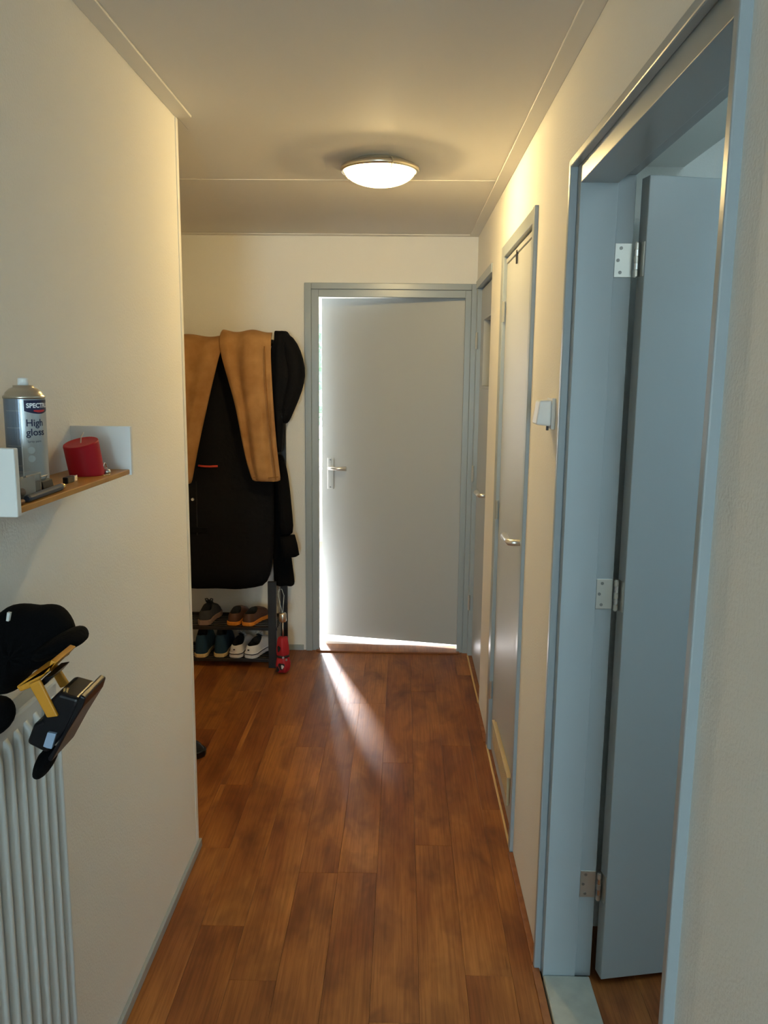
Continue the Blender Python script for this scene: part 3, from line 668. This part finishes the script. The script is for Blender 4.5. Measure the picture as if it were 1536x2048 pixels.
# long coat on the back bar, hem and cuff showing beside the post
t = thing('long_coat', 'long black coat hanging lowest with its cuff and hem beside the post', 'coat', (-.70, 4.6, 1.0))
gmesh('coat_body', [(1.19, -.734, -.690, 4.60, .012), (1.17, -.738, -.664, 4.60, .026), (1.05, -.738, -.660, 4.60, .030), (.95, -.738, -.652, 4.60, .031), (.80, -.738, -.640, 4.60, .032), (.70, -.738, -.635, 4.60, .032), (.60, -.738, -.634, 4.60, .032), (.52, -.738, -.622, 4.60, .032), (.43, -.734, -.612, 4.60, .030), (.42, -.730, -.618, 4.60, .02)], 'coat', t, fold=.004, seed=2, p=2.8)
P = t.location
sl = obj('sleeve', tube(new(), [Vector(p)-P for p in ((-.675, 4.545, 1.165), (-.672, 4.53, 1.08), (-.662, 4.52, 1.0), (-.650, 4.51, .85), (-.640, 4.505, .725))], [.02, .036, .038, .040, .042], 14), 'coat', t, smooth=True, sub=1)
obj('cuff', tube(new(), [Vector(p)-P for p in ((-.640, 4.505, .735), (-.630, 4.502, .68), (-.622, 4.50, .622), (-.622, 4.50, .620))], [.043, .048, .050, .036], 16), 'coat', sl, smooth=True)
# parka in front with red pocket piping
t = thing('parka', 'wide black parka with a short red pocket trim', 'coat', (-1.0, 4.47, 1.0))
gmesh('parka_body', [(1.803, -1.18, -.94, 4.495, .015), (1.795, -1.24, -.88, 4.495, .03), (1.74, -1.32, -.80, 4.495, .045), (1.5, -1.34, -.73, 4.49, .05), (1.25, -1.34, -.712, 4.485, .055), (1.0, -1.34, -.708, 4.48, .058), (.8, -1.34, -.708, 4.478, .06), (.66, -1.33, -.710, 4.475, .06), (.56, -1.32, -.722, 4.475, .06), (.47, -1.30, -.745, 4.475, .056), (.43, -1.28, -.80, 4.475, .04)], 'coat2', t, fold=.010, seed=3)
P = t.location
obj('pocket_trim', tube(new(), [Vector(p)-P for p in ((-1.115, 4.424, 1.137), (-1.085, 4.420, 1.134), (-1.05, 4.420, 1.133), (-1.008, 4.424, 1.135))], .006, 8), 'red', t, smooth=True)
obj('zip', tube(new(), [Vector(p)-P for p in ((-1.13, 4.430, 1.05), (-1.13, 4.424, .9), (-1.13, 4.420, .75))], .004, 6), 'blackpl', t)
obj('snap_button', tube(new(), [Vector((-1.150, 4.426, .950))-P, Vector((-1.150, 4.414, .950))-P], .008, 12), 'alu', t)
obj('pocket_flap', bx(new(), -1.16+1.0, -1.07+1.0, -.060, -.045, .765-1, .795-1), 'coat', t, bevel=.003)
# tan trousers folded over the bar, both legs hanging in front
t = thing('tan_trousers', 'tan corduroy trousers folded over the bar above the black coats', 'trousers', (-.95, 4.42, 1.4))
P = t.location
def leg(rows, seed, name):
    """rows: (z, xl, xr, y, half thickness)"""
    r = []; n = 48
    for j, (z, xl, xr, y, hd) in enumerate(rows):
        ring = []
        for i in range(n):
            a = 2*math.pi*i/n; c, s = math.cos(a), math.sin(a)
            u = math.copysign(abs(c)**.8, c)
            w = .016*(1-2*abs(math.sin(2.6*u+seed+.10*j)))+.008*(1-2*abs(math.sin(5.1*u-seed*2+.33*j)))+.006*math.sin(3*u+1.35*j+seed)
            wt = (.25 if y > 4.40 else 1.0)*(.55 if z < 1.1 else 1)
            ring.append(((xl+xr)/2+(xr-xl)/2*u-P.x, y+hd*s+(w*wt if s < 0 else w*.2)*(abs(s)**.5)-P.y, z+(.007*math.sin(5*u+seed)*(1 if 1 < j < len(rows)-2 else 0))-P.z))
        r.append(ring)
    return obj(name, loft(new(), r), 'tan', t, smooth=True, sub=1)
YT = 4.385
legR = [(1.60, -.98, -.735, 4.60, .014), (1.72, -.985, -.735, 4.595, .018), (1.82, -.985, -.732, 4.575, .022), (1.858, -.98, -.718, 4.54, .026), (1.868, -.975, -.708, 4.49, .030),
        (1.852, -.975, -.705, 4.43, .034), (1.80, -.985, -.704, YT+.015, .032), (1.73, -.968, -.702, YT, .032), (1.65, -.948, -.699, YT-.004, .032), (1.55, -.918, -.694, YT-.006, .032),
        (1.45, -.892, -.688, YT-.008, .032), (1.35, -.875, -.682, YT-.009, .031), (1.25, -.858, -.674, YT-.010, .030), (1.15, -.838, -.664, YT-.010, .029), (1.075, -.812, -.655, YT-.010, .028), (1.060, -.808, -.656, YT-.010, .022)]
legL = [(1.60, -1.32, -.97, 4.60, .014), (1.72, -1.32, -.965, 4.595, .018), (1.80, -1.32, -.96, 4.575, .022), (1.832, -1.32, -.955, 4.54, .028), (1.842, -1.32, -.955, 4.49, .030),
        (1.828, -1.32, -.955, 4.43, .034), (1.78, -1.32, -.962, YT+.012, .032), (1.72, -1.32, -.978, YT-.002, .032), (1.62, -1.32, -1.005, YT-.004, .032), (1.50, -1.315, -1.035, YT-.006, .032),
        (1.38, -1.31, -1.065, YT-.008, .032), (1.26, -1.30, -1.095, YT-.009, .031), (1.14, -1.29, -1.120, YT-.010, .03), (1.05, -1.28, -1.140, YT-.010, .028), (1.04, -1.27, -1.145, YT-.010, .022)]
leg(legR, .4, 'trouser_leg'); leg(legL, 2.1, 'trouser_leg')
obj('side_seam', tube(new(), [Vector(p)-P for p in ((-.730, 4.352, 1.78), (-.725, 4.346, 1.6), (-.712, 4.344, 1.4), (-.690, 4.344, 1.2), (-.676, 4.345, 1.075))], .003, 6), 'seam', t)
obj('hem_seam', tube(new(), [Vector(p)-P for p in ((-.80, 4.350, 1.085), (-.75, 4.345, 1.082), (-.70, 4.345, 1.086), (-.664, 4.352, 1.09))], .0025, 6), 'seam', t)

# ------------------------------------------------------------------ shoes
def shoe(name, label, loc, rz, upper, sole, lining, L=.275, wsc=1.1, tong=.012, stripe=None, laces=None, collar=.078, heel_tab=None, group=None, sole_h=.028, low=False):
    t = thing(name, label, 'shoe', loc, group, rz=rz); n = 36
    def wid(f):
        ks = [(0, .012), (.04, .026), (.12, .033), (.3, .031), (.5, .034), (.7, .046), (.83, .045), (.93, .033), (.985, .014), (1, .004)]
        for (a, x), (b, y) in zip(ks[:-1], ks[1:]):
            if f <= b: return (x+(y-x)*(f-a)/(b-a))*wsc
        return .004
    def outline(s=1, ds=0):
        out = []
        for i in range(n):
            a = 2*math.pi*i/n; f = .5-.5*math.cos(a); out.append((math.copysign(wid(f)*s+ds, math.sin(a)) if abs(math.sin(a)) > 1e-6 else 0, L*(.5+(f-.5)*s)+(ds if f > .5 else -ds)*abs(2*f-1)))
        return out
    o1 = outline(1.0, .003)
    obj('sole', loft(new(), [[(x*.95, (y-L/2)*.98+L/2, 0) for x, y in o1], [(x, y, .004+.010*max(0, (y/L-.75))*2) for x, y in o1], [(x, y, sole_h) for x, y in o1], [(x*.93, (y-L/2)*.97+L/2, sole_h+.002) for x, y in o1]]), sole, t, smooth=False, bevel=.0015)
    if stripe: 
        o2 = outline(1.0, .0045); o3 = outline(1.0, .0025); z = sole_h-.006
        bm = new(); r = [[bm.verts.new((x, y, zz)) for x, y in oo] for oo, zz in ((o3, z), (o2, z), (o2, z+.005), (o3, z+.005))]
        skin(bm, r, False); obj('sole_stripe', bm, stripe, t)
    base = outline(.985)
    cl = []
    for i in range(n):
        a = 2*math.pi*i/n; f = .5-.5*math.cos(a)
        cl.append((.026*wsc*math.sin(a), L*(.035+.46*f), collar*(1-.16*math.sin(math.pi*min(f*1.15, 1))**2)+(tong*f)))
    rings = []
    for s in (0, .25, .5, .75, .92, 1):
        b = math.sin(s*math.pi/2)
        rings.append([(x0+(x1-x0)*(s**2.0*.85+s*.15), y0+(y1-y0)*(s**1.6), sole_h-.002+(z1-sole_h)*(b*.75+s*.25)) for (x0, y0), (x1, y1, z1) in zip(base, cl)])
    bm = loft(new(), rings, False); obj('upper', bm, upper, t, smooth=True)
    inner = [[(x*.94, (y-L*.26)*.96+L*.26, z-.001) for x, y, z in cl], [(x*.98, (y-L*.26)*.98+L*.26, sole_h+.028) for x, y, z in cl], [(x*.9, (y-L*.26)*.9+L*.26, sole_h+.010) for x, y, z in cl], [(x*.1, (y-L*.26)*.1+L*.26, sole_h+.008) for x, y, z in cl]]
    inner = [[(x, y, z) for x, y, z in cl]]+inner
    obj('lining', loft(new(), inner, False), lining, t, smooth=True)
    if laces:
        y0, z0 = L*.50, collar+tong+.004
        obj('tongue', loft(new(), [[(x, y, z) for x, z in ((-.016, zz-.006), (0, zz+.002), (.016, zz-.006), (0, zz-.010))] for y, zz in ((L*.43, collar+tong+.016), (L*.53, collar+tong+.001), (L*.64, collar+tong-.024))]), lining, t, smooth=True)
        lc = obj('laces', tube(new(), [(-.02, L*.50, z0), (0, L*.505, z0+.008), (.02, L*.50, z0), (.018, L*.545, z0-.006), (0, L*.555, z0+.001), (-.018, L*.545, z0-.006), (-.018, L*.585, z0-.013), (0, L*.595, z0-.008), (.018, L*.585, z0-.013)], .0036, 6), laces, t)
        for sg in (-1, 1):
            obj('bow', tube(new(), [(0, L*.50, z0+.008), (sg*.012, L*.48, z0+.022), (sg*.022, L*.475, z0+.020), (sg*.020, L*.49, z0+.008), (0, L*.50, z0+.008)], .0034, 6), laces, lc)
    if heel_tab: obj('heel_tab', bx(new(), -.005, .005, -.0055, -.001, sole_h+.020, sole_h+.026), heel_tab, t)
    return t
SZ1, SZ2 = .0505, .2355
shoe('sneaker', 'white canvas sneaker beside the dark teal shoes on the lower rack shelf', (-.930, 4.385, SZ1), math.radians(-7), 'sneaker', 'rubber', 'lining', stripe='stripe', laces='lace', heel_tab='stripe', L=.28, collar=.072, tong=.022, wsc=1.15)
shoe('sneaker', 'white canvas sneaker at the post end of the lower rack shelf', (-.848, 4.382, SZ1), math.radians(-17), 'sneaker', 'rubber', 'lining', stripe='stripe', laces='lace', heel_tab='stripe', L=.28, collar=.072, tong=.022, wsc=1.15)
shoe('teal_shoe', 'dark teal shoe with cream sole, outer one of its pair', (-1.124, 4.380, SZ1), math.radians(1), 'teal', 'tealsole', 'lining', L=.27, collar=.13, sole_h=.02, tong=.02)
shoe('teal_shoe', 'dark teal shoe with cream sole, next to the white sneakers', (-1.016, 4.392, SZ1), math.radians(1), 'teal', 'tealsole', 'lining', L=.27, collar=.13, sole_h=.02, tong=.02)
shoe('brown_shoe', 'brown leather shoe with orange sole, middle of the upper rack shelf', (-.942, 4.40, SZ2), math.radians(-6), 'brown', 'orange', 'lining', L=.25, collar=.07, sole_h=.02)
shoe('brown_shoe', 'brown leather shoe with orange sole at the post end of the upper shelf', (-.862, 4.395, SZ2), math.radians(-16), 'brown', 'orange', 'lining', L=.25, collar=.07, sole_h=.02)
shoe('grey_shoe', 'dark grey shoe with pale sole on the upper rack shelf', (-1.105, 4.395, SZ2), math.radians(-3), 'dgrey', 'greysole', 'lining', L=.26, collar=.085, laces='dgrey')
shoe('black_shoe', 'black shoe on the floor behind the wall corner, only its toe showing', (-1.12, 3.30, 0), math.radians(-90), 'blackpl', 'blackpl', 'lining', L=.285, collar=.08)

# ------------------------------------------------------------------ red folding umbrella hung on the rack post
t = thing('folding_umbrella', 'red patterned folding umbrella hanging by a cord from the rack', 'umbrella', (-.642, 4.305, 0))
n = 20; rings = []
for j, (z, r, tw) in enumerate(((.004, .018, 0), (.010, .036, .1), (.045, .042, .3), (.075, .040, .5), (.095, .031, .6), (.105, .029, .65), (.118, .036, .8), (.150, .034, 1.0), (.185, .031, 1.2), (.205, .028, 1.35), (.208, .014, 1.4))):
    rings.append([((r*(1+.13*math.sin(5*a+tw*3)))*math.cos(a)+.010*(1-z/.2)*-.3, (r*(1+.13*math.sin(5*a+tw*3)))*math.sin(a), z+.005*math.sin(3*a)*(1 if 0 < j < 10 else 0)) for a in [2*math.pi*i/n for i in range(n)]])
cn = obj('canopy', loft(new(), rings), 'umb', t, smooth=True, sub=1)
obj('tie_band', lathe(new(), [(.030, .094), (.036, .096), (.036, .106), (.030, .108)], (-.001, 0, 0), 20), 'umbblack', t, smooth=True)
obj('snap', tube(new(), [(.006, -.036, .101), (.006, -.041, .101)], .006, 10), 'alu', t)
obj('snap', tube(new(), [(.022, -.030, .088), (.023, -.037, .087)], .006, 10), 'alu', t)
def patch(name, c, sx, sz, m, rot=0):
    bm = new(); pts = []
    for i in range(14):
        a = 2*math.pi*i/14; r = 1+.22*math.sin(3*a+rot)
        pts.append((c[0]+sx*r*math.cos(a), c[1]+sz*r*math.sin(a)))
    q = []
    for x, z in pts: q.append((x, -math.sqrt(max(.0455**2-x*x, 1e-5)), z))
    q2 = [(x, y+.010, z) for x, y, z in q]
    skin(bm, [[bm.verts.new(p) for p in q], [bm.verts.new(p) for p in q2]]); return obj(name, bm, m, t, smooth=False)
patch('print_patch', (-.004, .052), .017, .018, 'umbblack'); patch('print_patch', (.002, .050), .007, .011, 'umbwhite', 1)
patch('print_patch', (-.026, .032), .009, .016, 'umbblack', 2); patch('print_patch', (-.018, .150), .008, .016, 'umbblack', 1); 
obj('shaft', tube(new(), [(0, 0, .205), (0, 0, .300)], .0042, 10), 'nickel', t, smooth=True)
obj('handle', lathe(new(), [(.006, .292), (.019, .296), (.021, .302), (.021, .338), (.018, .345), (.006, .347)], n=24), 'nickel', t, smooth=True)
obj('cord', tube(new(), [(-.002, 0, .345), (-.012, .01, .38), (-.030, .04, .432), (-.028, .066, .458), (-.014, .066, .462), (.004, .03, .435), (.003, .006, .385), (.001, 0, .345)], .0014, 6), 'print_pale', t)
